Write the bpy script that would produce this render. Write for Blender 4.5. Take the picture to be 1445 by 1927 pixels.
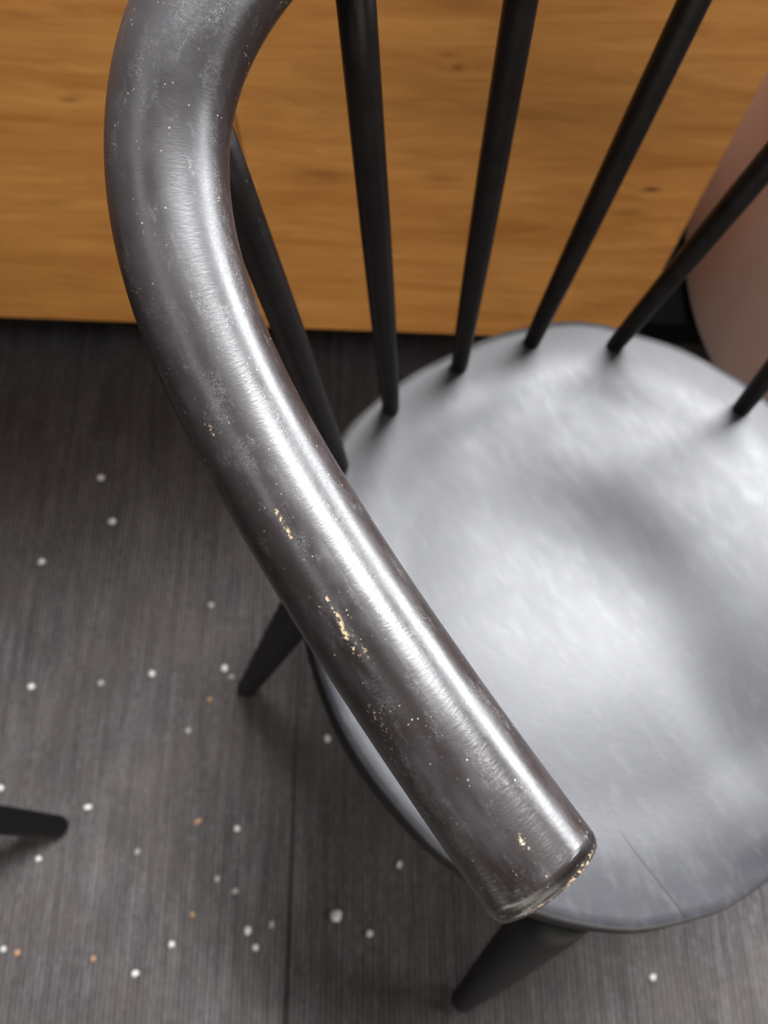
import bpy, bmesh, math, random
from mathutils import Vector, Matrix, noise
random.seed(4)
PI = math.pi
sc = bpy.context.scene
for o in list(bpy.data.objects):
    bpy.data.objects.remove(o)
col = sc.collection

# ------------------------------------------------------------------ camera
CAM_H = 0.954
TILT = math.radians(20.2)          # away from straight down, towards +y
FPX, CX, CY = 1456.0, 722.5, 963.5
cam_d = bpy.data.cameras.new('camera')
cam = bpy.data.objects.new('camera', cam_d)
col.objects.link(cam)
cam.location = (0, 0, CAM_H)
cam.rotation_euler = (TILT, 0, 0)
cam_d.sensor_fit = 'VERTICAL'
cam_d.sensor_height = 36.0
cam_d.lens = 36.0 * FPX / 1927.0
cam_d.clip_start = 0.01
cam_d.dof.use_dof = True
cam_d.dof.focus_distance = 0.235
cam_d.dof.aperture_fstop = 11.5
sc.camera = cam

# ------------------------------------------------------------------ light
w = bpy.data.worlds.new('room_light')
sc.world = w
w.use_nodes = True
bg = w.node_tree.nodes['Background']
bg.inputs['Color'].default_value = (0.80, 0.86, 1.0, 1)
bg.inputs['Strength'].default_value = 0.035

TGT = Vector((0.10, 0.15, 0.55))
def area(name, az, el, dist, sx, sy, watts, colour, target=TGT):
    a, e = math.radians(az), math.radians(el)
    d = Vector((math.cos(e)*math.sin(a), math.cos(e)*math.cos(a), math.sin(e)))
    L = bpy.data.lights.new(name, 'AREA')
    L.shape = 'RECTANGLE'; L.size = sx; L.size_y = sy
    L.energy = watts; L.color = colour
    o = bpy.data.objects.new(name, L); col.objects.link(o)
    o.location = target + d*dist
    o.rotation_euler = (-d).to_track_quat('-Z', 'Y').to_euler()
    return o
area('skylight', 27, 63.0, 2.2, 1.15, 0.32, 275, (0.96, 0.975, 1.0))
area('window_light', 59, 20, 2.6, 1.25, 0.75, 150, (0.93, 0.97, 1.0))
area('side_window', 94, 17, 2.6, 0.75, 0.35, 42, (0.93, 0.97, 1.0))
area('ceiling_lamp', -108, 50, 2.2, 0.8, 0.05, 8.5, (0.95, 0.96, 1.0))
area('overhead_fill', 130, 84, 1.9, 0.9, 0.5, 5, (0.95, 0.97, 1.0))  # added fill in place of the bright ceiling, lifts the upper arm
area('counter_fill', 180, -4, 2.4, 3.6, 0.6, 45, (1.0, 0.93, 0.84))  # added unseen fill behind the camera, brightens the counter front

sc.view_settings.view_transform = 'Standard'
sc.view_settings.look = 'None'
sc.view_settings.gamma = 1.0
sc.view_settings.use_curve_mapping = False
sc.view_settings.exposure = 0.0

# ------------------------------------------------------------------ projection helpers (measuring only)
def ray(px, py):
    a = (px-CX)/FPX; b = (CY-py)/FPX
    return Vector((a, math.sin(TILT)+b*math.cos(TILT), -math.cos(TILT)+b*math.sin(TILT)))
def onz(px, py, z):
    r = ray(px, py)
    return Vector((0, 0, CAM_H)) + r*((z-CAM_H)/r.z)
def atd(px, py, d):
    return Vector((0, 0, CAM_H)) + ray(px, py)*d
def proj(p):
    q = Vector(p) - Vector((0, 0, CAM_H))
    dep = q.y*math.sin(TILT) - q.z*math.cos(TILT)
    up = q.y*math.cos(TILT) + q.z*math.sin(TILT)
    return (CX + FPX*q.x/dep, CY - FPX*up/dep)

# ------------------------------------------------------------------ node helpers
class NB:
    def __init__(s, name):
        s.m = bpy.data.materials.new(name); s.m.use_nodes = True
        s.t = s.m.node_tree; s.p = s.t.nodes['Principled BSDF']
    def n(s, kind, **kw):
        nd = s.t.nodes.new(kind)
        for k, v in kw.items(): setattr(nd, k, v)
        return nd
    def put(s, sock, v):
        if v is None: return
        if hasattr(v, 'is_linked') or isinstance(v, bpy.types.NodeSocket): s.t.links.new(v, sock)
        else: sock.default_value = v
    def math(s, op, a, b=None, c=None, clamp=False):
        nd = s.n('ShaderNodeMath', operation=op, use_clamp=clamp)
        for i, v in enumerate((a, b, c)): s.put(nd.inputs[i], v)
        return nd.outputs[0]
    def mix(s, f, a, b, mode='MIX'):
        nd = s.n('ShaderNodeMix', data_type='RGBA', blend_type=mode)
        s.put(nd.inputs[0], f); s.put(nd.inputs[6], a); s.put(nd.inputs[7], b)
        return nd.outputs[2]
    def mapr(s, v, a, b, c=0.0, d=1.0, smooth=False):
        nd = s.n('ShaderNodeMapRange', clamp=True)
        if smooth: nd.interpolation_type = 'SMOOTHSTEP'
        s.put(nd.inputs[0], v)
        for i, x in enumerate((a, b, c, d)): s.put(nd.inputs[i+1], x)
        return nd.outputs[0]
    def coord(s, kind='Object', scale=(1, 1, 1), rot=(0, 0, 0), loc=(0, 0, 0), src=None):
        if src is None: src = s.n('ShaderNodeTexCoord').outputs[kind]
        mp = s.n('ShaderNodeMapping')
        s.t.links.new(src, mp.inputs[0])
        mp.inputs['Scale'].default_value = scale; mp.inputs['Rotation'].default_value = rot
        mp.inputs['Location'].default_value = loc
        return mp.outputs[0]
    def noise(s, vec, scale=5, detail=3, rough=0.5, dist=0.0):
        nd = s.n('ShaderNodeTexNoise')
        s.t.links.new(vec, nd.inputs['Vector'])
        nd.inputs['Scale'].default_value = scale; nd.inputs['Detail'].default_value = detail
        nd.inputs['Roughness'].default_value = rough; nd.inputs['Distortion'].default_value = dist
        return nd.outputs['Fac']
    def bump(s, h, strength=0.3, dist=0.001, normal=None):
        nd = s.n('ShaderNodeBump')
        nd.inputs['Strength'].default_value = strength; nd.inputs['Distance'].default_value = dist
        s.t.links.new(h, nd.inputs['Height'])
        if normal is not None: s.t.links.new(normal, nd.inputs['Normal'])
        return nd.outputs[0]
    def set(s, **kw):
        names = dict(base='Base Color', rough='Roughness', normal='Normal', spec='Specular IOR Level',
                     coat='Coat Weight', coatr='Coat Roughness', sheen='Sheen Weight', ior='IOR')
        for k, v in kw.items():
            if isinstance(v, tuple) and len(v) == 3: v = (*v, 1)
            s.put(s.p.inputs[names[k]], v)
        return s.m

# ------------------------------------------------------------------ materials
def mat_spindle():
    b = NB('black_lacquer')
    c = b.coord('Object')
    n = b.noise(c, 60, 4, 0.6)
    fl = b.mapr(b.noise(c, 420, 2, 0.6), 0.70, 0.78)
    base = b.mix(n, (0.004, 0.003, 0.003, 1), (0.011, 0.009, 0.008, 1))
    base = b.mix(b.math('MULTIPLY', fl, 0.25), base, (0.10, 0.08, 0.06, 1))
    return b.set(base=base, rough=b.mapr(n, 0.3, 0.7, 0.30, 0.42), spec=0.18,
                 normal=b.bump(b.noise(c, 300, 3), 0.15, 0.0006))
M_SP = mat_spindle()

def mat_leg():
    b = NB('matt_black_paint')
    c = b.coord('Object')
    n = b.noise(c, 40, 4, 0.6)
    return b.set(base=b.mix(n, (0.002, 0.0022, 0.0022, 1), (0.0045, 0.0048, 0.0048, 1)),
                 rough=0.5, spec=0.15, normal=b.bump(b.noise(c, 250, 3), 0.15, 0.0006))
M_LEG = mat_leg()

def mat_tip():
    b = NB('worn_tan_edge')
    c = b.coord('Object')
    n = b.noise(c, 350, 4, 0.7)
    m = b.mapr(n, 0.46, 0.56)
    return b.set(base=b.mix(m, (0.05, 0.033, 0.022, 1), (0.62, 0.42, 0.20, 1)), rough=0.4,
                 normal=b.bump(n, 0.5, 0.0006))
M_TIP = mat_tip()

def mat_seat():
    b = NB('faded_black_seat')
    c = b.coord('Object')
    big = b.noise(c, 7, 5, 0.6)
    fine = b.noise(b.coord('Object', scale=(1.0, 0.35, 1), rot=(0, 0, 0.2)), 130, 5, 0.7)
    grit = b.noise(c, 380, 3, 0.7)
    base = b.mix(big, (0.014, 0.014, 0.018, 1), (0.034, 0.034, 0.037, 1))
    base = b.mix(b.math('MULTIPLY', b.mapr(fine, 0.5, 0.75), 0.5), base, (0.062, 0.062, 0.064, 1))
    # pale scuff marks, a few straight strokes of their own
    sx = b.n('ShaderNodeSeparateXYZ'); b.t.links.new(c, sx.inputs[0])
    X, Y = sx.outputs[0], sx.outputs[1]
    # the glue joint between two boards, showing towards the front edge
    wob = b.math('MULTIPLY', b.math('SUBTRACT', b.noise(c, 30, 2), 0.5), 0.002)
    dx = b.math('ABSOLUTE', b.math('ADD', b.math('ADD', X, 0.0705), b.math('ADD', wob, b.math('MULTIPLY', b.math('ADD', Y, 0.165), 0.13))))
    line = b.mapr(dx, 0.0003, 0.0009, 1.0, 0.0)
    line = b.math('MULTIPLY', line, b.mapr(Y, -0.130, -0.150, 0.0, 1.0))
    base = b.mix(b.math('MULTIPLY', line, 0.75), base, (0.012, 0.011, 0.012, 1))
    rough = b.mapr(b.math('ADD', b.math('MULTIPLY', big, 0.6), b.math('MULTIPLY', fine, 0.4)), 0.35, 0.65, 0.40, 0.50)
    h = b.math('ADD', b.math('MULTIPLY', fine, 0.6), b.math('MULTIPLY', grit, 0.4))
    h = b.math('SUBTRACT', h, b.math('MULTIPLY', line, 1.5))
    return b.set(base=base, rough=rough, spec=0.42, normal=b.bump(h, 0.20, 0.0008))
M_SEAT = mat_seat()

def mat_carpet():
    b = NB('ribbed_grey_carpet')
    g = b.n('ShaderNodeNewGeometry').outputs['Position']
    c = b.coord(src=g, rot=(0, 0, math.radians(-0.6)))
    warp = b.noise(b.coord(src=g, scale=(1, 0.12, 1)), 90, 3, 0.6)
    sx = b.n('ShaderNodeSeparateXYZ'); b.t.links.new(c, sx.inputs[0])
    ph = b.math('ADD', b.math('MULTIPLY', sx.outputs[0], 2*PI/0.0056), b.math('MULTIPLY', warp, 3.0))
    rib = b.math('MULTIPLY_ADD', b.math('SINE', ph), 0.5, 0.5)
    yarn = b.noise(b.coord(src=g, scale=(1, 0.30, 1)), 330, 3, 0.7)
    blotch = b.noise(g, 9, 4, 0.6)
    streak = b.noise(b.coord(src=g, scale=(1, 0.06, 1)), 120, 3, 0.6)
    v = b.math('ADD', b.math('MULTIPLY', rib, 0.26), b.math('MULTIPLY', yarn, 0.42))
    v = b.math('ADD', v, b.math('MULTIPLY', streak, 0.35))
    base = b.mix(b.mapr(v, 0.36, 0.72), (0.013, 0.0115, 0.0115, 1), (0.128, 0.118, 0.118, 1))
    blot2 = b.mapr(b.noise(b.coord(src=g, scale=(1, 0.5, 1)), 38, 4, 0.65), 0.40, 0.66)
    base = b.mix(b.math('MULTIPLY', blot2, 0.40), base, (0.030, 0.027, 0.026, 1))
    base = b.mix(b.mapr(blotch, 0.4, 0.7), base, b.mix(0.35, base, (0.075, 0.062, 0.050, 1)))
    fuzz = b.mapr(b.noise(g, 240, 2, 0.6), 0.70, 0.76)
    base = b.mix(b.math('MULTIPLY', fuzz, 0.3), base, (0.16, 0.12, 0.09, 1))
    h = b.math('ADD', b.math('MULTIPLY', rib, 0.7), b.math('MULTIPLY', yarn, 0.5))
    return b.set(base=base, rough=0.95, spec=0.12, normal=b.bump(h, 0.6, 0.0022))
M_CARPET = mat_carpet()

def mat_plain(name, colr, rough=0.6, spec=0.3, var=0.3, scale=60, bump=0.15):
    b = NB(name)
    c = b.coord('Object'); n = b.noise(c, scale, 4, 0.6)
    lo = tuple(x*(1-var) for x in colr)+(1,); hi = tuple(x*(1+var) for x in colr)+(1,)
    return b.set(base=b.mix(n, lo, hi), rough=rough, spec=spec, normal=b.bump(n, bump, 0.0008))
M_SUB = mat_plain('floor_slab_screed', (0.012, 0.012, 0.012), 0.95, 0.1)
M_PLINTH = mat_plain('black_plinth', (0.002, 0.002, 0.002), 0.8, 0.06)
M_CRUMB = mat_plain('white_crumb', (0.46, 0.45, 0.43), 0.7, 0.3, 0.15, 500, 0.3)
M_CRUMBG = mat_plain('dusty_crumb', (0.24, 0.23, 0.22), 0.8, 0.2, 0.2, 500, 0.3)
M_CRUMBT = mat_plain('tan_flake', (0.30, 0.17, 0.09), 0.8, 0.2, 0.2, 500, 0.3)
M_FEETB = mat_plain('dark_glide', (0.01, 0.01, 0.01), 0.6, 0.2)

def mat_cloth():
    b = NB('taupe_upholstery')
    c = b.coord('Object')
    n = b.noise(c, 14, 4, 0.6); f = b.noise(c, 700, 2, 0.6)
    base = b.mix(n, (0.36, 0.245, 0.205, 1), (0.43, 0.295, 0.25, 1))
    return b.set(base=base, rough=0.62, spec=0.3, sheen=0.1, normal=b.bump(f, 0.2, 0.0006))
M_CLOTH = mat_cloth()

def mat_wood(name='honey_pine', knots=()):
    b = NB(name)
    g = b.coord('Object')
    sx = b.n('ShaderNodeSeparateXYZ'); b.t.links.new(g, sx.inputs[0])
    X, Z = sx.outputs[0], sx.outputs[2]
    # knots bend the grain
    bend = None; dark = None
    for (kx, kz, rx, rz, amt) in knots:
        dx = b.math('DIVIDE', b.math('SUBTRACT', X, kx), rx)
        dz = b.math('DIVIDE', b.math('SUBTRACT', Z, kz), rz)
        r2 = b.math('ADD', b.math('MULTIPLY', dx, dx), b.math('MULTIPLY', dz, dz))
        core = b.math('MULTIPLY', b.math('EXPONENT', b.math('MULTIPLY', r2, -1.2)), amt)
        halo = b.math('MULTIPLY', b.math('EXPONENT', b.math('MULTIPLY', r2, -0.06)), amt*0.012)
        dark = core if dark is None else b.math('ADD', dark, core)
        bend = halo if bend is None else b.math('ADD', bend, halo)
    vec = g
    if bend is not None:
        cmb = b.n('ShaderNodeCombineXYZ'); b.t.links.new(bend, cmb.inputs[2])
        va = b.n('ShaderNodeVectorMath', operation='ADD')
        b.t.links.new(g, va.inputs[0]); b.t.links.new(cmb.outputs[0], va.inputs[1]); vec = va.outputs[0]
    n1 = b.noise(b.coord(src=vec, scale=(1.6, 1.6, 13)), 2.4, 5, 0.6, 0.6)
    n2 = b.noise(b.coord(src=vec, scale=(3.5, 3.5, 75)), 3.0, 5, 0.65, 0.3)
    n3 = b.noise(b.coord(src=vec, scale=(0.9, 0.9, 9)), 3.0, 4, 0.5, 1.2)
    rings = b.math('MULTIPLY_ADD', b.math('SINE', b.math('MULTIPLY', n3, 60.0)), 0.5, 0.5)
    v = b.math('ADD', b.math('MULTIPLY', n1, 0.62), b.math('MULTIPLY', n2, 0.16))
    v = b.math('ADD', v, b.math('MULTIPLY', n3, 0.30))
    v = b.math('ADD', v, b.math('MULTIPLY', rings, 0.07))
    base = b.mix(b.mapr(v, 0.36, 0.72), (0.36, 0.135, 0.025, 1), (0.62, 0.290, 0.078, 1))
    fib = b.noise(b.coord(src=vec, scale=(6, 6, 160)), 3.0, 4, 0.6)
    base = b.mix(b.mapr(fib, 0.55, 0.72, 0.0, 0.28), base, (0.30, 0.10, 0.018, 1))
    st = b.mapr(b.math('ABSOLUTE', b.math('SUBTRACT', n3, 0.52)), 0.0, 0.006, 0.35, 0.0)
    base = b.mix(b.math('MULTIPLY', st, b.mapr(n1, 0.45, 0.6)), base, (0.24, 0.08, 0.012, 1))
    if dark is not None:
        base = b.mix(b.math('MINIMUM', dark, 0.9), base, (0.10, 0.025, 0.006, 1))
    return b.set(base=base, rough=0.42, spec=0.3, normal=b.bump(v, 0.08, 0.0008))

# ------------------------------------------------------------------ mesh helpers
def link(name, bm, mats, parent=None, smooth=True, loc=None):
    me = bpy.data.meshes.new(name)
    bmesh.ops.recalc_face_normals(bm, faces=bm.faces)
    bm.to_mesh(me); bm.free()
    for m in (mats if isinstance(mats, (list, tuple)) else [mats]): me.materials.append(m)
    if smooth:
        for p in me.polygons: p.use_smooth = True
    o = bpy.data.objects.new(name, me); col.objects.link(o)
    if parent is not None: o.parent = parent
    if loc is not None: o.location = loc
    return o
def box(x0, x1, y0, y1, z0, z1, bev=0.0, seg=2):
    bm = bmesh.new()
    bmesh.ops.create_cube(bm, size=1)
    for v in bm.verts:
        v.co = Vector(((x0+x1)/2+v.co.x*(x1-x0), (y0+y1)/2+v.co.y*(y1-y0), (z0+z1)/2+v.co.z*(z1-z0)))
    if bev: bmesh.ops.bevel(bm, geom=list(bm.edges), offset=bev, segments=seg, affect='EDGES', profile=0.5)
    return bm
def empty(name, loc, rz=0):
    o = bpy.data.objects.new(name, None); col.objects.link(o)
    o.empty_display_size = 0.05; o.location = loc; o.rotation_euler = (0, 0, rz)
    return o
def tag(o, label=None, cat=None, group=None, kind=None):
    if label: o['label'] = label
    if cat: o['category'] = cat
    if group: o['group'] = group
    if kind: o['kind'] = kind
    return o
def turned(a, b, prof, segs=24):
    """round bar from a to b; prof = [(t, radius)...]"""
    bm = bmesh.new(); a = Vector(a); b = Vector(b); d = (b-a); L = d.length; d.normalize()
    u = d.orthogonal().normalized(); v = d.cross(u)
    rings = []
    for t, r in prof:
        c = a + d*(L*t)
        rings.append([bm.verts.new(c + (u*math.cos(2*PI*k/segs)+v*math.sin(2*PI*k/segs))*r) for k in range(segs)])
    for i in range(len(rings)-1):
        for k in range(segs):
            bm.faces.new((rings[i][k], rings[i][(k+1) % segs], rings[i+1][(k+1) % segs], rings[i+1][k]))
    bm.faces.new(rings[0][::-1]); bm.faces.new(rings[-1])
    return bm

# ------------------------------------------------------------------ floor
fl = link('floor', box(-3.0, 3.2, -2.6, 3.0, -0.06, -0.0075), M_SUB, smooth=False)
tag(fl, kind='structure')
M_WALL = mat_plain('wall_paint', (0.085, 0.078, 0.07), 0.85, 0.2, 0.08, 12, 0.05)
M_CEIL = mat_plain('ceiling_paint', (0.15, 0.15, 0.15), 0.9, 0.2, 0.05, 12, 0.05)
for nm, bx in (('wall_back', (-3.1, 3.3, 3.0, 3.1, -0.0075, 2.9)), ('wall_front', (-3.1, 3.3, -2.7, -2.6, -0.0075, 2.9)),
               ('wall_left', (-3.1, -3.0, -2.6, 3.0, -0.0075, 2.9)), ('wall_right', (3.2, 3.3, -2.6, 3.0, -0.0075, 2.9))):
    tag(link(nm, box(*bx), M_WALL, smooth=False), kind='structure')
tag(link('ceiling', box(-3.1, 3.3, -2.7, 3.1, 2.9, 3.0), M_CEIL, smooth=False), kind='structure')
tile_me = None
SEAM = -0.1045
for i in range(-5, 6):
    for j in range(-3, 3):
        x0 = SEAM + 0.6*i; y0 = -0.36 + 1.0*j
        if x0 < -3.4 or x0 > 2.9: continue
        if tile_me is None:
            t0 = link('carpet_tile', box(0.0010, 0.5990, 0.0010, 0.9990, -0.0075, 0.0, 0.0014, 2), M_CARPET, fl, smooth=False)
            tile_me = t0.data; t = t0
        else:
            t = bpy.data.objects.new('carpet_tile', tile_me); col.objects.link(t); t.parent = fl
        t.location = (x0, y0, 0)
        t.rotation_euler = (0, 0, 0.0)

# ------------------------------------------------------------------ wooden counter
P0 = onz(0, 597, 0.08); P1 = onz(850, 629, 0.08)
yaw = math.atan2(P1.y-P0.y, P1.x-P0.x)
PR = onz(1177, 641, 0.08)
u = Vector((math.cos(yaw), math.sin(yaw), 0)); org = P0 + u*((PR-P0).dot(u)); org.z = 0
ct = empty('wooden_counter', org, yaw)
tag(ct, 'honey-coloured pine counter front behind the black spindle chair, with black plinth', 'counter')
CT_H = 1.16
def cpt(px, py):        # pixel -> counter-local (x, z) on its front face
    r = ray(px, py); n = Vector((-math.sin(yaw), math.cos(yaw), 0))
    s = (org-Vector((0, 0, CAM_H))).dot(n)/r.dot(n)
    q = Vector((0, 0, CAM_H)) + r*s
    d = q-org
    return d.dot(u), q.z
kn = []
for (px, py, rx, rz, amt) in [(1226, 357, .009, .0035, 1.0), (1185, 402, .022, .005, .35), (862, 127, .006, .003, .6), (843, 103, .009, .003, .35),
                              (830, 335, .020, .008, .30), (875, 2, .030, .008, .35), (608, 330, .030, .012, .35), (130, 188, .009, .003, .5), (100, 380, .02, .005, .3), (40, 30, .02, .004, .3)]:
    kx, kz = cpt(px, py); kn.append((kx, kz, rx, rz, amt))
M_WOOD = mat_wood('honey_pine', kn)
M_WOOD2 = mat_wood('honey_pine_plain')
jx = cpt(437, 200)[0]
link('front_panel', box(jx+0.0006, 0.0, 0, 0.02, 0.08, CT_H-0.03, 0.0012), M_WOOD, ct, smooth=False)
link('front_panel', box(-1.7, jx-0.0006, 0, 0.02, 0.08, CT_H-0.03, 0.0012), M_WOOD, ct, smooth=False)
link('side_panel', box(-0.02, 0.0, 0.0205, 0.45, 0.08, CT_H-0.03, 0.001), M_WOOD2, ct, smooth=False)
link('side_panel', box(-1.7, -1.68, 0.0205, 0.45, 0.08, CT_H-0.03, 0.001), M_WOOD2, ct, smooth=False)
link('back_panel', box(-1.68, -0.02, 0.43, 0.45, 0.08, CT_H-0.03, 0.001), M_WOOD2, ct, smooth=False)
link('countertop', box(-1.705, 0.0, 0.0, 0.455, CT_H-0.03, CT_H, 0.003), M_WOOD2, ct, smooth=False)
link('plinth', box(-1.67, -0.03, 0.05, 0.42, 0.0, 0.0795, 0.001), M_PLINTH, ct, smooth=False)
link('end_shade_block', box(-0.029, 0.155, 0.05, 0.42, 0.0, 0.05, 0.001), M_PLINTH, ct, smooth=False)  # added black block standing in for the shaded gap beside the tub chair

# ------------------------------------------------------------------ taupe tub chair beyond the counter's end
tc = empty('tub_chair', (0.862, 0.655, 0), math.radians(-90))
tag(tc, 'taupe upholstered round tub chair standing at the right end of the counter', 'chair')
def shell():
    bm = bmesh.new(); R, th = 0.45, 0.10
    A0, A1, NA = math.radians(-225), math.radians(45), 96
    zs = [(0.06, -.014), (0.066, -.004), (0.09, 0.0), (0.25, 0.002), (0.45, 0.003), (0.72, 0.002), (0.755, -.010), (0.77, -.035)]
    prof = [(R+d, z) for z, d in zs] + [(R-th+0.035, 0.77), (R-th+.010, 0.755), (R-th, 0.72), (R-th, 0.30), (R-th, 0.06)]
    rows = []
    for k in range(NA+1):
        a = A0 + (A1-A0)*k/NA
        rows.append([bm.verts.new((r*math.cos(a), r*math.sin(a), z)) for r, z in prof])
    for i in range(NA):
        for j in range(len(prof)):
            j2 = (j+1) % len(prof)
            bm.faces.new((rows[i][j], rows[i+1][j], rows[i+1][j2], rows[i][j2]))
    bm.faces.new(rows[0]); bm.faces.new(rows[-1][::-1])
    return bm
link('shell', shell(), M_CLOTH, tc)
link('seat_cushion', turned((0, 0, 0.28), (0, 0, 0.42), [(0, .32), (.03, .340), (.15, .3485), (.8, .3485), (.95, .335), (1, .30)], 64), M_CLOTH, tc)
link('seat_base', turned((0, 0, 0.06), (0, 0, 0.279), [(0, .347), (1, .348)], 48), M_CLOTH, tc)
link('plinth', turned((0, 0, 0), (0, 0, 0.0595), [(0, .36), (1, .36)], 48), M_PLINTH, tc)

# ------------------------------------------------------------------ black spindle armchair
CC = Vector((0.146, 0.132, 0)); CR = math.radians(28)
XA = Vector((math.cos(CR), math.sin(CR), 0)); YA = Vector((-math.sin(CR), math.cos(CR), 0))   # chair axes: x across, y to the back
def to_loc(p):
    d = Vector(p)-CC
    return Vector((d.dot(XA), d.dot(YA), p[2]))
def to_world(l):
    return CC + XA*l[0] + YA*l[1] + Vector((0, 0, l[2]))
SZ = 0.45

# rail: centre line (half), traced as real 3-D points
RAILPX = [(1025, 1654, 246), (964, 1572, 244), (861, 1419, 239), (755, 1273, 233), (659, 1130, 227), (572, 985, 223), (497, 862, 221),
          (433, 745, 221), (376, 622, 223), (337, 505, 225), (315, 400, 226), (309, 300, 226), (314, 205, 229), (334, 105, 235), (372, 12, 242)]
half = [to_loc(atd(x, y, FPX*0.036/w_)) for x, y, w_ in RAILPX]
half[0].z = half[1].z
back = [Vector((-.118, .1745, .806)), Vector((-.085, .187, .810)), Vector((-.045, .194, .812)), Vector((0, .196, .813))]
def smooth_pts(pts, it=3):
    for _ in range(it):
        q = [p.copy() for p in pts]
        for i in range(1, len(pts)-1): q[i] = pts[i]*0.5 + (pts[i-1]+pts[i+1])*0.25
        pts = q
    return pts
ctrl = half + back
ctrl = ctrl + [Vector((-p.x, p.y, p.z)) for p in reversed(ctrl[:-1])]
ctrl = smooth_pts(ctrl, 2)
def catmull(pts, per=10):
    out = []
    n = len(pts)
    for i in range(n-1):
        p0 = pts[i-1] if i > 0 else pts[0]*2-pts[1]
        p1, p2 = pts[i], pts[i+1]
        p3 = pts[i+2] if i+2 < n else pts[-1]*2-pts[-2]
        for k in range(per):
            t = k/per
            out.append(0.5*((2*p1)+(p2-p0)*t+(2*p0-5*p1+4*p2-p3)*t*t+(3*p1-p0-3*p2+p3)*t**3))
    out.append(pts[-1].copy())
    return out
PATH = catmull(ctrl, 8)
PATH = smooth_pts(PATH, 20)
RR = 0.018
def build_rail():
    bm = bmesh.new(); uvl = bm.loops.layers.uv.new('UVMap')
    SEG = 64
    pts = PATH; N = len(pts)
    T = []
    for i in range(N):
        a = pts[max(0, i-1)]; c = pts[min(N-1, i+1)]; T.append((c-a).normalized())
    arc = [0.0]
    for i in range(1, N): arc.append(arc[-1]+(pts[i]-pts[i-1]).length)
    # end profile: short rounded rims closing in a nearly flat end face
    secs = []
    for s_off, rr in [(-0.0009, 0.0), (-0.0009, 0.60), (-0.0008, 0.86), (-0.0002, 0.94), (0.0008, 0.975), (0.0024, 0.995)]:
        secs.append((pts[0]+T[0]*s_off, T[0], max(RR*rr, 0.0004), s_off))
    for i in range(1, N-1): secs.append((pts[i], T[i], RR, arc[i]))
    for s_off, rr in [(0.0024, 0.995), (0.0008, 0.975), (-0.0002, 0.94), (-0.0008, 0.86), (-0.0009, 0.60), (-0.0009, 0.0)]:
        secs.append((pts[-1]-T[-1]*s_off, T[-1], max(RR*rr, 0.0004), arc[-1]-s_off))
    rings = []; info = []
    for c, t, r, s in secs:
        side = t.cross(Vector((0, 0, 1))).normalized(); up = side.cross(t).normalized()
        ring = []
        for k in range(SEG):
            a = 2*PI*k/SEG
            ring.append(bm.verts.new(c+(side*math.sin(a)+up*math.cos(a))*r))
        rings.append(ring); info.append((c, t, side, up, s))
    for i in range(len(rings)-1):
        for k in range(SEG):
            k2 = (k+1) % SEG
            f = bm.faces.new((rings[i][k], rings[i+1][k], rings[i+1][k2], rings[i][k2]))
            us = [info[i][4], info[i+1][4], info[i+1][4], info[i][4]]
            vs = [k, k, k+1, k+1]
            for l, uu, vv in zip(f.loops, us, vs):
                l[uvl].uv = (uu, (vv/SEG)*2*PI*RR)
    bm.faces.new(rings[0][::-1]); bm.faces.new(rings[-1])
    return bm, info
rail_bm, rail_info = build_rail()
def rail_uv(px, py):
    """where on the rail (length, girth) a spot measured in the photograph lies"""
    o = to_loc(Vector((0, 0, CAM_H))); r = ray(px, py)
    r = Vector((r.dot(XA), r.dot(YA), r.z)).normalized()
    best = None
    for step in range(1, 1400):
        q = o + r*(0.15+step*0.00015)
        c = min(rail_info, key=lambda I: (I[0]-q).length_squared)
        d = q-c[0]; d = d-c[1]*d.dot(c[1])
        if d.length <= RR:
            a = math.atan2(d.dot(c[2]), d.dot(c[3])) % (2*PI)
            return (c[4], a*RR)
    return (0, 0)

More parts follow.
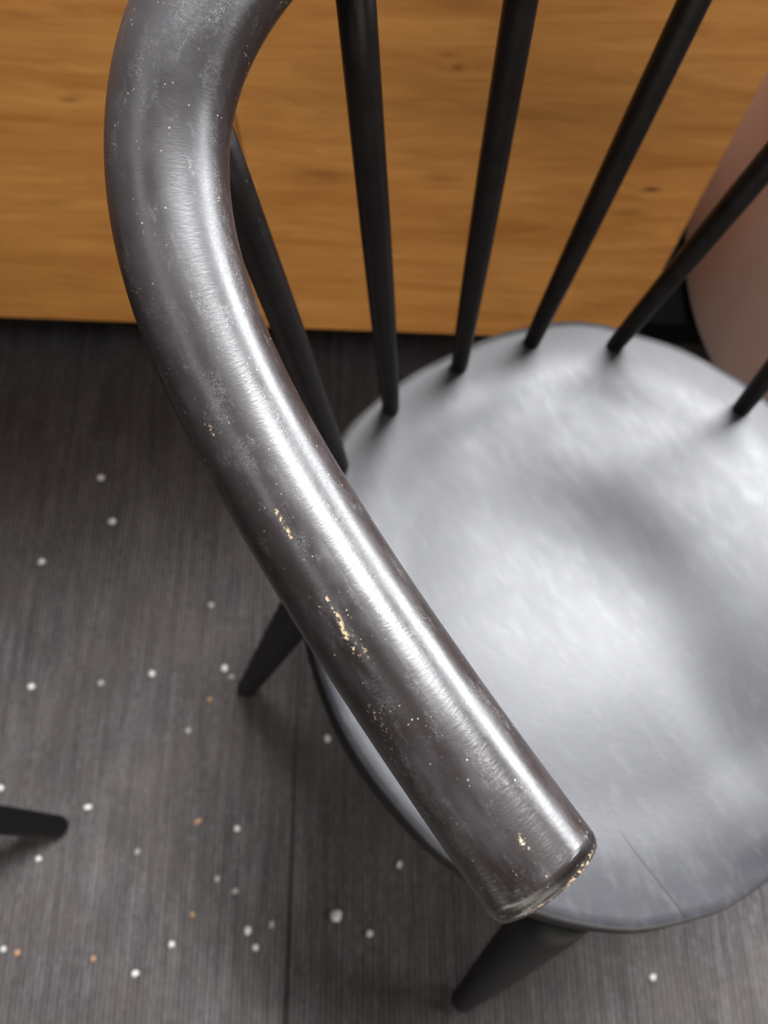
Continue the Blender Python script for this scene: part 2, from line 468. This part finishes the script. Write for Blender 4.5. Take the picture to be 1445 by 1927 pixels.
def mat_rail():
    b = NB('worn_dark_lacquer')
    tc_ = b.n('ShaderNodeTexCoord')
    uv = tc_.outputs['UV']; g = tc_.outputs['Object']
    sx = b.n('ShaderNodeSeparateXYZ'); b.t.links.new(uv, sx.inputs[0])
    U, V = sx.outputs[0], sx.outputs[1]
    n1 = b.noise(g, 35, 4, 0.6)
    base = b.mix(n1, (0.006, 0.0042, 0.004, 1), (0.017, 0.0125, 0.012, 1))
    # rubbed greyish patches along the length
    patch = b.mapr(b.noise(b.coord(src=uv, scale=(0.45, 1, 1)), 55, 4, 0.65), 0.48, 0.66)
    rub_sheen = b.mapr(U, 0.10, 0.27)                       # scuffs, plus the brighter sheen painted into the bend's top
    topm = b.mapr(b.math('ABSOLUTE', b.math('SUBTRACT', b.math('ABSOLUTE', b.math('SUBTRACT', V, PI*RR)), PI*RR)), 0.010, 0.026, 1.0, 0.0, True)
    rub_sheen = b.math('MULTIPLY', rub_sheen, topm)
    patch = b.math('MAXIMUM', b.math('MULTIPLY', patch, 0.6), b.math('MULTIPLY', rub_sheen, b.mapr(n1, 0.25, 0.6, 0.45, 1.0)))
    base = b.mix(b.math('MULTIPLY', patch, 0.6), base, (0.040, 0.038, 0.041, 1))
    # worn lacquer
    # tiny pale squiggles where lacquer is scuffed
    sq = b.noise(b.coord(src=g), 900, 3, 0.65, 1.5)
    ridge = b.mapr(b.math('ABSOLUTE', b.math('SUBTRACT', sq, 0.5)), 0.0, 0.018, 1.0, 0.0)
    where = b.mapr(b.noise(b.coord(src=uv, scale=(0.5, 1, 1)), 90, 4, 0.7), 0.52, 0.66)
    ridge = b.math('MULTIPLY', ridge, where)
    base = b.mix(b.math('MULTIPLY', ridge, 0.42), base, (0.34, 0.33, 0.33, 1))
    # dust specks
    vo = b.n('ShaderNodeTexVoronoi'); b.t.links.new(g, vo.inputs['Vector']); vo.inputs['Scale'].default_value = 650
    spk = b.math('MULTIPLY', b.mapr(vo.outputs['Distance'], 0.10, 0.2, 1.0, 0.0),
                 b.mapr(b.noise(g, 210, 3, 0.7), 0.56, 0.64))
    base = b.mix(b.math('MULTIPLY', spk, 0.6), base, (0.40, 0.36, 0.31, 1))
    # chips down to the tan wood: measured streaks
    rag = b.noise(b.coord(src=g), 700, 4, 0.75)
    chips = None
    for (p, q, wd, thr) in [((518, 958), (545, 1005), .0006, .50), ((610, 1118), (630, 1150), .0005, .50), ((630, 1150), (652, 1198), .0008, .46),
                            ((668, 1068), (700, 1110), .0005, .52), ((700, 1108), (722, 1148), .0008, .50), ((655, 1205), (690, 1240), .0020, .58),
                            ((385, 795), (402, 812), .0008, .55), ((700, 1340), (735, 1400), .0022, .60), ((975, 1568), (990, 1590), .0016, .56),
                            ((1066, 1682), (1098, 1642), .0011, .50), ((1098, 1644), (1117, 1602), .0005, .50), ((1000, 1716), (1062, 1684), .00035, .53), ((940, 1722), (1000, 1718), .0003, .55), ((1040, 1672), (1075, 1650), .0014, .62)]:
        a = rail_uv(*p); c = rail_uv(*q)
        du, dv = c[0]-a[0], c[1]-a[1]; L = math.hypot(du, dv) or 1e-4; du /= L; dv /= L
        pu = b.math('SUBTRACT', U, a[0]); pv = b.math('SUBTRACT', V, a[1])
        al = b.math('ADD', b.math('MULTIPLY', pu, du), b.math('MULTIPLY', pv, dv))
        ac = b.math('ABSOLUTE', b.math('SUBTRACT', b.math('MULTIPLY', pu, dv), b.math('MULTIPLY', pv, du)))
        over = b.math('MAXIMUM', b.math('SUBTRACT', b.math('ABSOLUTE', b.math('SUBTRACT', al, L/2)), L/2), 0.0)
        dd = b.math('ADD', ac, over)
        m = b.mapr(dd, wd*0.4, wd*1.3, 1.0, 0.0)
        m = b.math('MULTIPLY', m, b.mapr(rag, thr, thr+0.03))
        chips = m if chips is None else b.math('MAXIMUM', chips, m)
    base = b.mix(b.math('MULTIPLY', chips, 0.9), base, (0.34, 0.25, 0.15, 1))
    rough = b.mapr(b.math('ADD', b.math('MULTIPLY', patch, 0.5), b.math('MULTIPLY', n1, 0.5)), 0.2, 0.8, 0.28, 0.50)
    rough = b.math('ADD', rough, b.math('MULTIPLY', b.math('MAXIMUM', ridge, chips), 0.2))
    wr = b.noise(b.coord(src=uv, scale=(1.6, 0.6, 1)), 620, 4, 0.65, 0.4)
    dent = b.noise(b.coord(src=uv, scale=(0.5, 1, 1)), 120, 2, 0.5)
    h = b.math('ADD', b.math('MULTIPLY', wr, 0.28), b.math('MULTIPLY', dent, 0.5))
    h = b.math('ADD', h, b.math('MULTIPLY', ridge, 0.12))
    h = b.math('SUBTRACT', h, b.math('MULTIPLY', chips, 0.4))
    return b.set(base=base, rough=rough, spec=0.5, normal=b.bump(h, 0.34, 0.0006))
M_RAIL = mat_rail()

def seat_r(th):                 # th from the front (-y), symmetric
    a = abs(math.degrees(th))
    knots = [(0, .199), (15, .2045), (30, .2085), (45, .208), (60, .2035), (75, .2005), (95, .2005), (115, .203), (135, .207), (153, .213), (165, .2105), (180, .208)]
    for (a0, r0), (a1, r1) in zip(knots, knots[1:]):
        if a <= a1:
            t = (a-a0)/(a1-a0); t = t*t*(3-2*t); return r0+(r1-r0)*t
    return .208
def lipw(th):
    a = abs(math.degrees(th)); return .0015+.0045*max(0.0, 1-abs(a-82)/62)
def dish(x, y):
    r = math.hypot(x, y); th = math.atan2(x, -y)
    f = r/seat_r(th)
    back = max(0.0, min(1.0, (y+0.06)/0.12))
    rim = 0.83
    d = 0.0
    if f < rim:
        t = min(1.0, (rim-f)/0.20); t = t*t*(3-2*t)
        d = 0.0042*t*(0.35+0.65*back) + 0.004*max(0, (rim-f)/rim)
    # soft ridge towards the front middle
    d -= 0.003*math.exp(-(x/0.03)**2)*max(0, min(1, (-y-0.02)/0.12))*(1 if f < .95 else 0)
    return -d
def build_seat():
    bm = bmesh.new(); NA = 128
    fr = [0.04, .12, .2, .28, .36, .44, .5, .56, .60, .64, .67, .70, .73, .76, .79, .83, .88, .93, .97, .99]
    c = bm.verts.new((0, 0, SZ+dish(0, 0)))
    rings = []
    for f in fr:
        ring = []
        for k in range(NA):
            th = 2*PI*k/NA - PI; r = (seat_r(th)-lipw(th)-.0025)*f
            x, y = r*math.sin(th), -r*math.cos(th)
            ring.append(bm.verts.new((x, y, SZ+dish(x, y))))
        rings.append(ring)
    for lip, off, dz in [(1, -.0005, -.0006), (1, .0008, -.0018), (.75, .0016, -.0048), (.4, .0022, -.0085), (0, .0026, -.013), (0, .000, -.019), (0, -.012, -.026), (0, -.028, -.031), (0, -.08, -.033), (0, -.195, -.033)]:
        ring = []
        for k in range(NA):
            th = 2*PI*k/NA - PI; r = max(seat_r(th)-.0025+off-lip*lipw(th), 0.004)
            ring.append(bm.verts.new((r*math.sin(th), -r*math.cos(th), SZ+dz)))
        rings.append(ring)
    for k in range(NA): bm.faces.new((c, rings[0][k], rings[0][(k+1) % NA]))
    for i in range(len(rings)-1):
        for k in range(NA):
            f = bm.faces.new((rings[i][k], rings[i+1][k], rings[i+1][(k+1) % NA], rings[i][(k+1) % NA]))
            if i >= len(fr)+2: f.material_index = 1
    bm.faces.new(rings[-1][::-1])
    return bm

chair = empty('spindle_armchair', CC, CR)
tag(chair, 'black wooden spindle-back armchair with round faded seat, nearest the camera', 'chair', 'black spindle armchairs')
link('seat', build_seat(), [M_SEAT, M_LEG], chair)
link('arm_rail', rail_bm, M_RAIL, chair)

# spindles: foot measured on the seat, head found where the line seen in the photo meets the rail
def rail_meet(base_px, far_px, lo, hi):
    bw = onz(*base_px, SZ)
    best = None
    o = Vector((0, 0, CAM_H))
    nrm = ray(*base_px).cross(ray(*far_px)).normalized()      # plane through the camera holding the seen line
    for I in rail_info:
        if not (lo <= I[0].x <= hi) or I[0].y < 0.02: continue
        wv = to_world(I[0])
        e = abs((wv-o).dot(nrm))
        if best is None or e < best[0]: best = (e, I[0].copy())
    return to_loc(bw), best[1]
SPROF = [(0, .0058), (.02, .0063), (.10, .0068), (.35, .0075), (.55, .0076), (.8, .0072), (1, .0068)]
seen = [((641, 876), (513, 540), -.16, -.11), ((736, 768), (677, 0), -.12, -.02), ((864, 690), (983, 0), -.05, .05), ((1000, 643), (1307, 0), .0, .11), ((1155, 650), (1445, 345), .06, .17)]
for bp, fp, lo, hi in seen:
    a, h = rail_meet(bp, fp, lo, hi)
    print('spindle', [round(v, 3) for v in a], [round(v, 3) for v in h])
    a.z = SZ-0.004
    link('spindle', turned(a, h, SPROF), M_SP, chair)
for s in (-1, 1):
    a = Vector((s*.164, .064, SZ-.004)); t = Vector((s*.1765, .085, .744))
    t = min((I[0] for I in rail_info if I[0].x*s > 0), key=lambda p: (p-t).length).copy()
    print('post', a, t, proj(to_world(a)), proj(to_world(a+(t-a)*.1)))
    link('arm_post', turned(a, t, SPROF), M_SP, chair)

# legs
fA = to_loc(onz(463, 1298, 0.0)); fB = to_loc(onz(868, 1884, 0.0))
print('feet', fA, fB)
def leg_top(far_px, foot, x_abs):
    """underside point of the leg so that it passes through the seen pixel"""
    o = Vector((0, 0, CAM_H)); fw = to_world(foot)
    nrm = (fw-o).cross(ray(*far_px)).normalized()
    best = None
    for k in range(-200, 200):
        y = k*0.001
        p = Vector((x_abs, y, SZ-.028)); e = abs((to_world(p)-o).dot(nrm))
        if best is None or e < best[0]: best = (e, p)
    return best[1]
tA = leg_top((545, 1176), fA, -.125); tB = leg_top((1008, 1752), fB, -.115)
print('leg tops', tA, tB)
LPROF = [(0, .0105), (.012, .0120), (.2, .0145), (.55, .0185), (.85, .0205), (1, .0200)]
for f_, t_ in ((fA, tA), (fB, tB)):
    for s in (1, -1):
        f2 = Vector((f_.x*s, f_.y, 0.0)); t2 = Vector((t_.x*s, t_.y, t_.z))
        f2 = f2 + (t2-f2).normalized()*0.004
        link('leg', turned(f2, t2, LPROF), M_LEG, chair)

# the second chair, further left: only the foot of one leg reaches into the picture
def copy_tree(o, parent=None):
    c = o.copy(); col.objects.link(c)
    if parent is not None: c.parent = parent
    for ch in list(o.children): copy_tree(ch, c)
    return c
c2 = copy_tree(chair)
foot = onz(118, 1556, 0.0)
lf = Vector((-fB.x, fB.y, 0))
target_dir = math.atan2(-.335, .94)
rz = target_dir - math.atan2(lf.y, lf.x)
c2.rotation_euler = (0, 0, rz)
off = Matrix.Rotation(rz, 3, 'Z') @ lf
c2.location = foot - off
c2.location.z = 0
tag(c2, 'second black armchair at the left, only the foot of one leg in view', 'chair', 'black spindle armchairs')

# ------------------------------------------------------------------ crumbs
def blob(seed, flat=0.7, long=1.0):
    bm = bmesh.new(); bmesh.ops.create_icosphere(bm, subdivisions=2, radius=1.0)
    for v in bm.verts:
        n = noise.noise(v.co*1.3+Vector((seed*7.1, seed*3.3, seed)))
        v.co *= 1+0.28*n
        v.co.x *= long; v.co.z *= flat
    return bm
# px, py, radius mm, kind, stretch, rotation, z, label
CR_ = [
 (633, 1722, 6.8, 'w', 1.1, 80, 0, 'largest white crumb, on the carpet right of the carpet seam'),
 (616, 1389, 4.4, 'w', 1.3, 100, 0, 'white crumb on the carpet just left of the seat edge, beside the seam'),
 (165, 1519, 4.2, 'w', 1.5, 15, 0, 'oval white crumb beside the foot of the second chair'),
 (72, 1616, 3.4, 'w', 1.1, 0, 0, 'small white crumb in the shadow below the second chair foot'),
 (1, 1483, 4.0, 'w', 1.1, 0, 0, 'white crumb cut by the left picture edge above the second chair leg'),
 (372, 1546, 4.0, 't', 1.6, 30, 0, 'orange-tan flake lying alone left of the carpet seam'),
 (446, 1559, 3.8, 'w', 1.0, 0, 0, 'off-white crumb right of the orange-tan flake'),
 (408, 1654, 3.6, 'g', 1.0, 20, 0, 'dull beige crumb below the orange-tan flake'),
 (442, 1677, 3.4, 'g', 1.1, 20, 0, 'faint brownish crumb close right of the dull beige one'),
 (466, 1751, 4.4, 'w', 1.3, 80, 0, 'bright oval crumb left of the seam near the bottom, uppermost of three'),
 (511, 1739, 3.6, 'g', 1.3, 90, 0, 'dull grey crumb nearest the seam on its left side'),
 (481, 1783, 3.6, 'w', 1.0, 0, 0, 'small white crumb just below the bright oval crumb'),
 (323, 1777, 3.6, 'w', 1.0, 0, 0, 'small white crumb alone between the bottom-left crumbs and the seam'),
 (362, 1721, 3.0, 't', 1.0, 0, 0, 'faint tan speck above the lone small white crumb'),
 (254, 1832, 4.2, 'w', 1.3, 20, 0, 'white oval crumb nearest the bottom edge at the left'),
 (6, 1786, 3.4, 'w', 1.1, 0, 0, 'small white crumb at the left edge near the bottom'),
 (33, 1793, 3.8, 't', 1.1, 20, 0, 'tan flake beside the small crumb at the lower left edge'),
 (175, 1804, 3.0, 't', 1.0, 0, 0, 'faint tan speck upper left of the bottom oval crumb'),
 (258, 1603, 3.4, 'g', 1.3, 60, 0, 'faint grey crumb between the second chair foot and the beige crumb'),
 (695, 1756, 4.0, 'w', 1.1, 80, 0, 'white crumb right of and below the largest crumb'),
 (751, 1626, 4.0, 'w', 1.4, 85, 0, 'upright oval pale crumb beside the arm end, under the seat edge'),
 (1228, 1839, 3.9, 'w', 1.1, 30, 0, 'white crumb on the carpet in front of the seat, right of the front leg'),
 (397, 1139, 4.6, 'g', 1.1, 10, 0, 'dull cream crumb at the edge of the counter shadow'),
 (422, 1257, 4.6, 'w', 1.2, 70, 0, 'white crumb just above the foot of the rear leg'),
 (435, 1274, 3.4, 'g', 1.1, 0, 0, 'faint grey crumb touching the rear leg foot'),
 (286, 1268, 4.8, 'w', 1.1, 30, 0, 'white crumb second to the left of the rear leg foot'),
 (190, 1286, 4.4, 'g', 1.2, 20, 0, 'greyish crumb between two white ones left of the rear leg'),
 (59, 1292, 4.8, 'w', 1.1, 20, 0, 'white crumb nearest the left edge on the lit carpet'),
 (353, 1375, 4.0, 'g', 1.1, 0, 0, 'grey crumb below and left of the rear leg foot'),
 (395, 1316, 3.0, 't', 1.1, 0, 0, 'faint tan speck just left of the rear leg foot'),
 (190, 899, 5.2, 'w', 1.2, 0, 0, 'uppermost crumb, in the dark shadow before the counter'),
 (211, 981, 5.6, 'w', 1.2, 10, 0, 'pinkish white crumb in the middle of the dark shadow'),
 (78, 1057, 5.0, 'w', 1.2, 10, 0, 'crumb in the dark shadow nearest the left edge'),
 (1408, 1532, 1.9, 'w', 1.2, 0, SZ-.0005, 'tiny white crumb on the faded seat near the right edge'),
 (1350, 1571, 1.2, 'g', 1.2, 0, SZ-.0005, 'faint grey speck on the seat left of the tiny white crumb'),
 (886, 971, 1.1, 'w', 1.2, 0, SZ-.0092, 'tiny bright speck in the dished middle of the seat'),
]
for i, (px, py, r, k, lg, rot, z, lab) in enumerate(CR_):
    p = onz(px, py, z + r*0.0005)
    o = link('crumb', blob(i, 0.7, lg), {'w': M_CRUMB, 'g': M_CRUMBG, 't': M_CRUMBT}[k])
    s = r*0.00088
    o.scale = (s/math.sqrt(lg),)*3
    zmin = min(v.co.z for v in o.data.vertices)*o.scale[2]
    o.location = (p.x, p.y, z-zmin-0.0002)
    o.rotation_euler = (0, 0, math.radians(rot))
    tag(o, lab, 'crumb', 'crumbs scattered on the carpet' if z == 0 else 'specks on the chair seat')
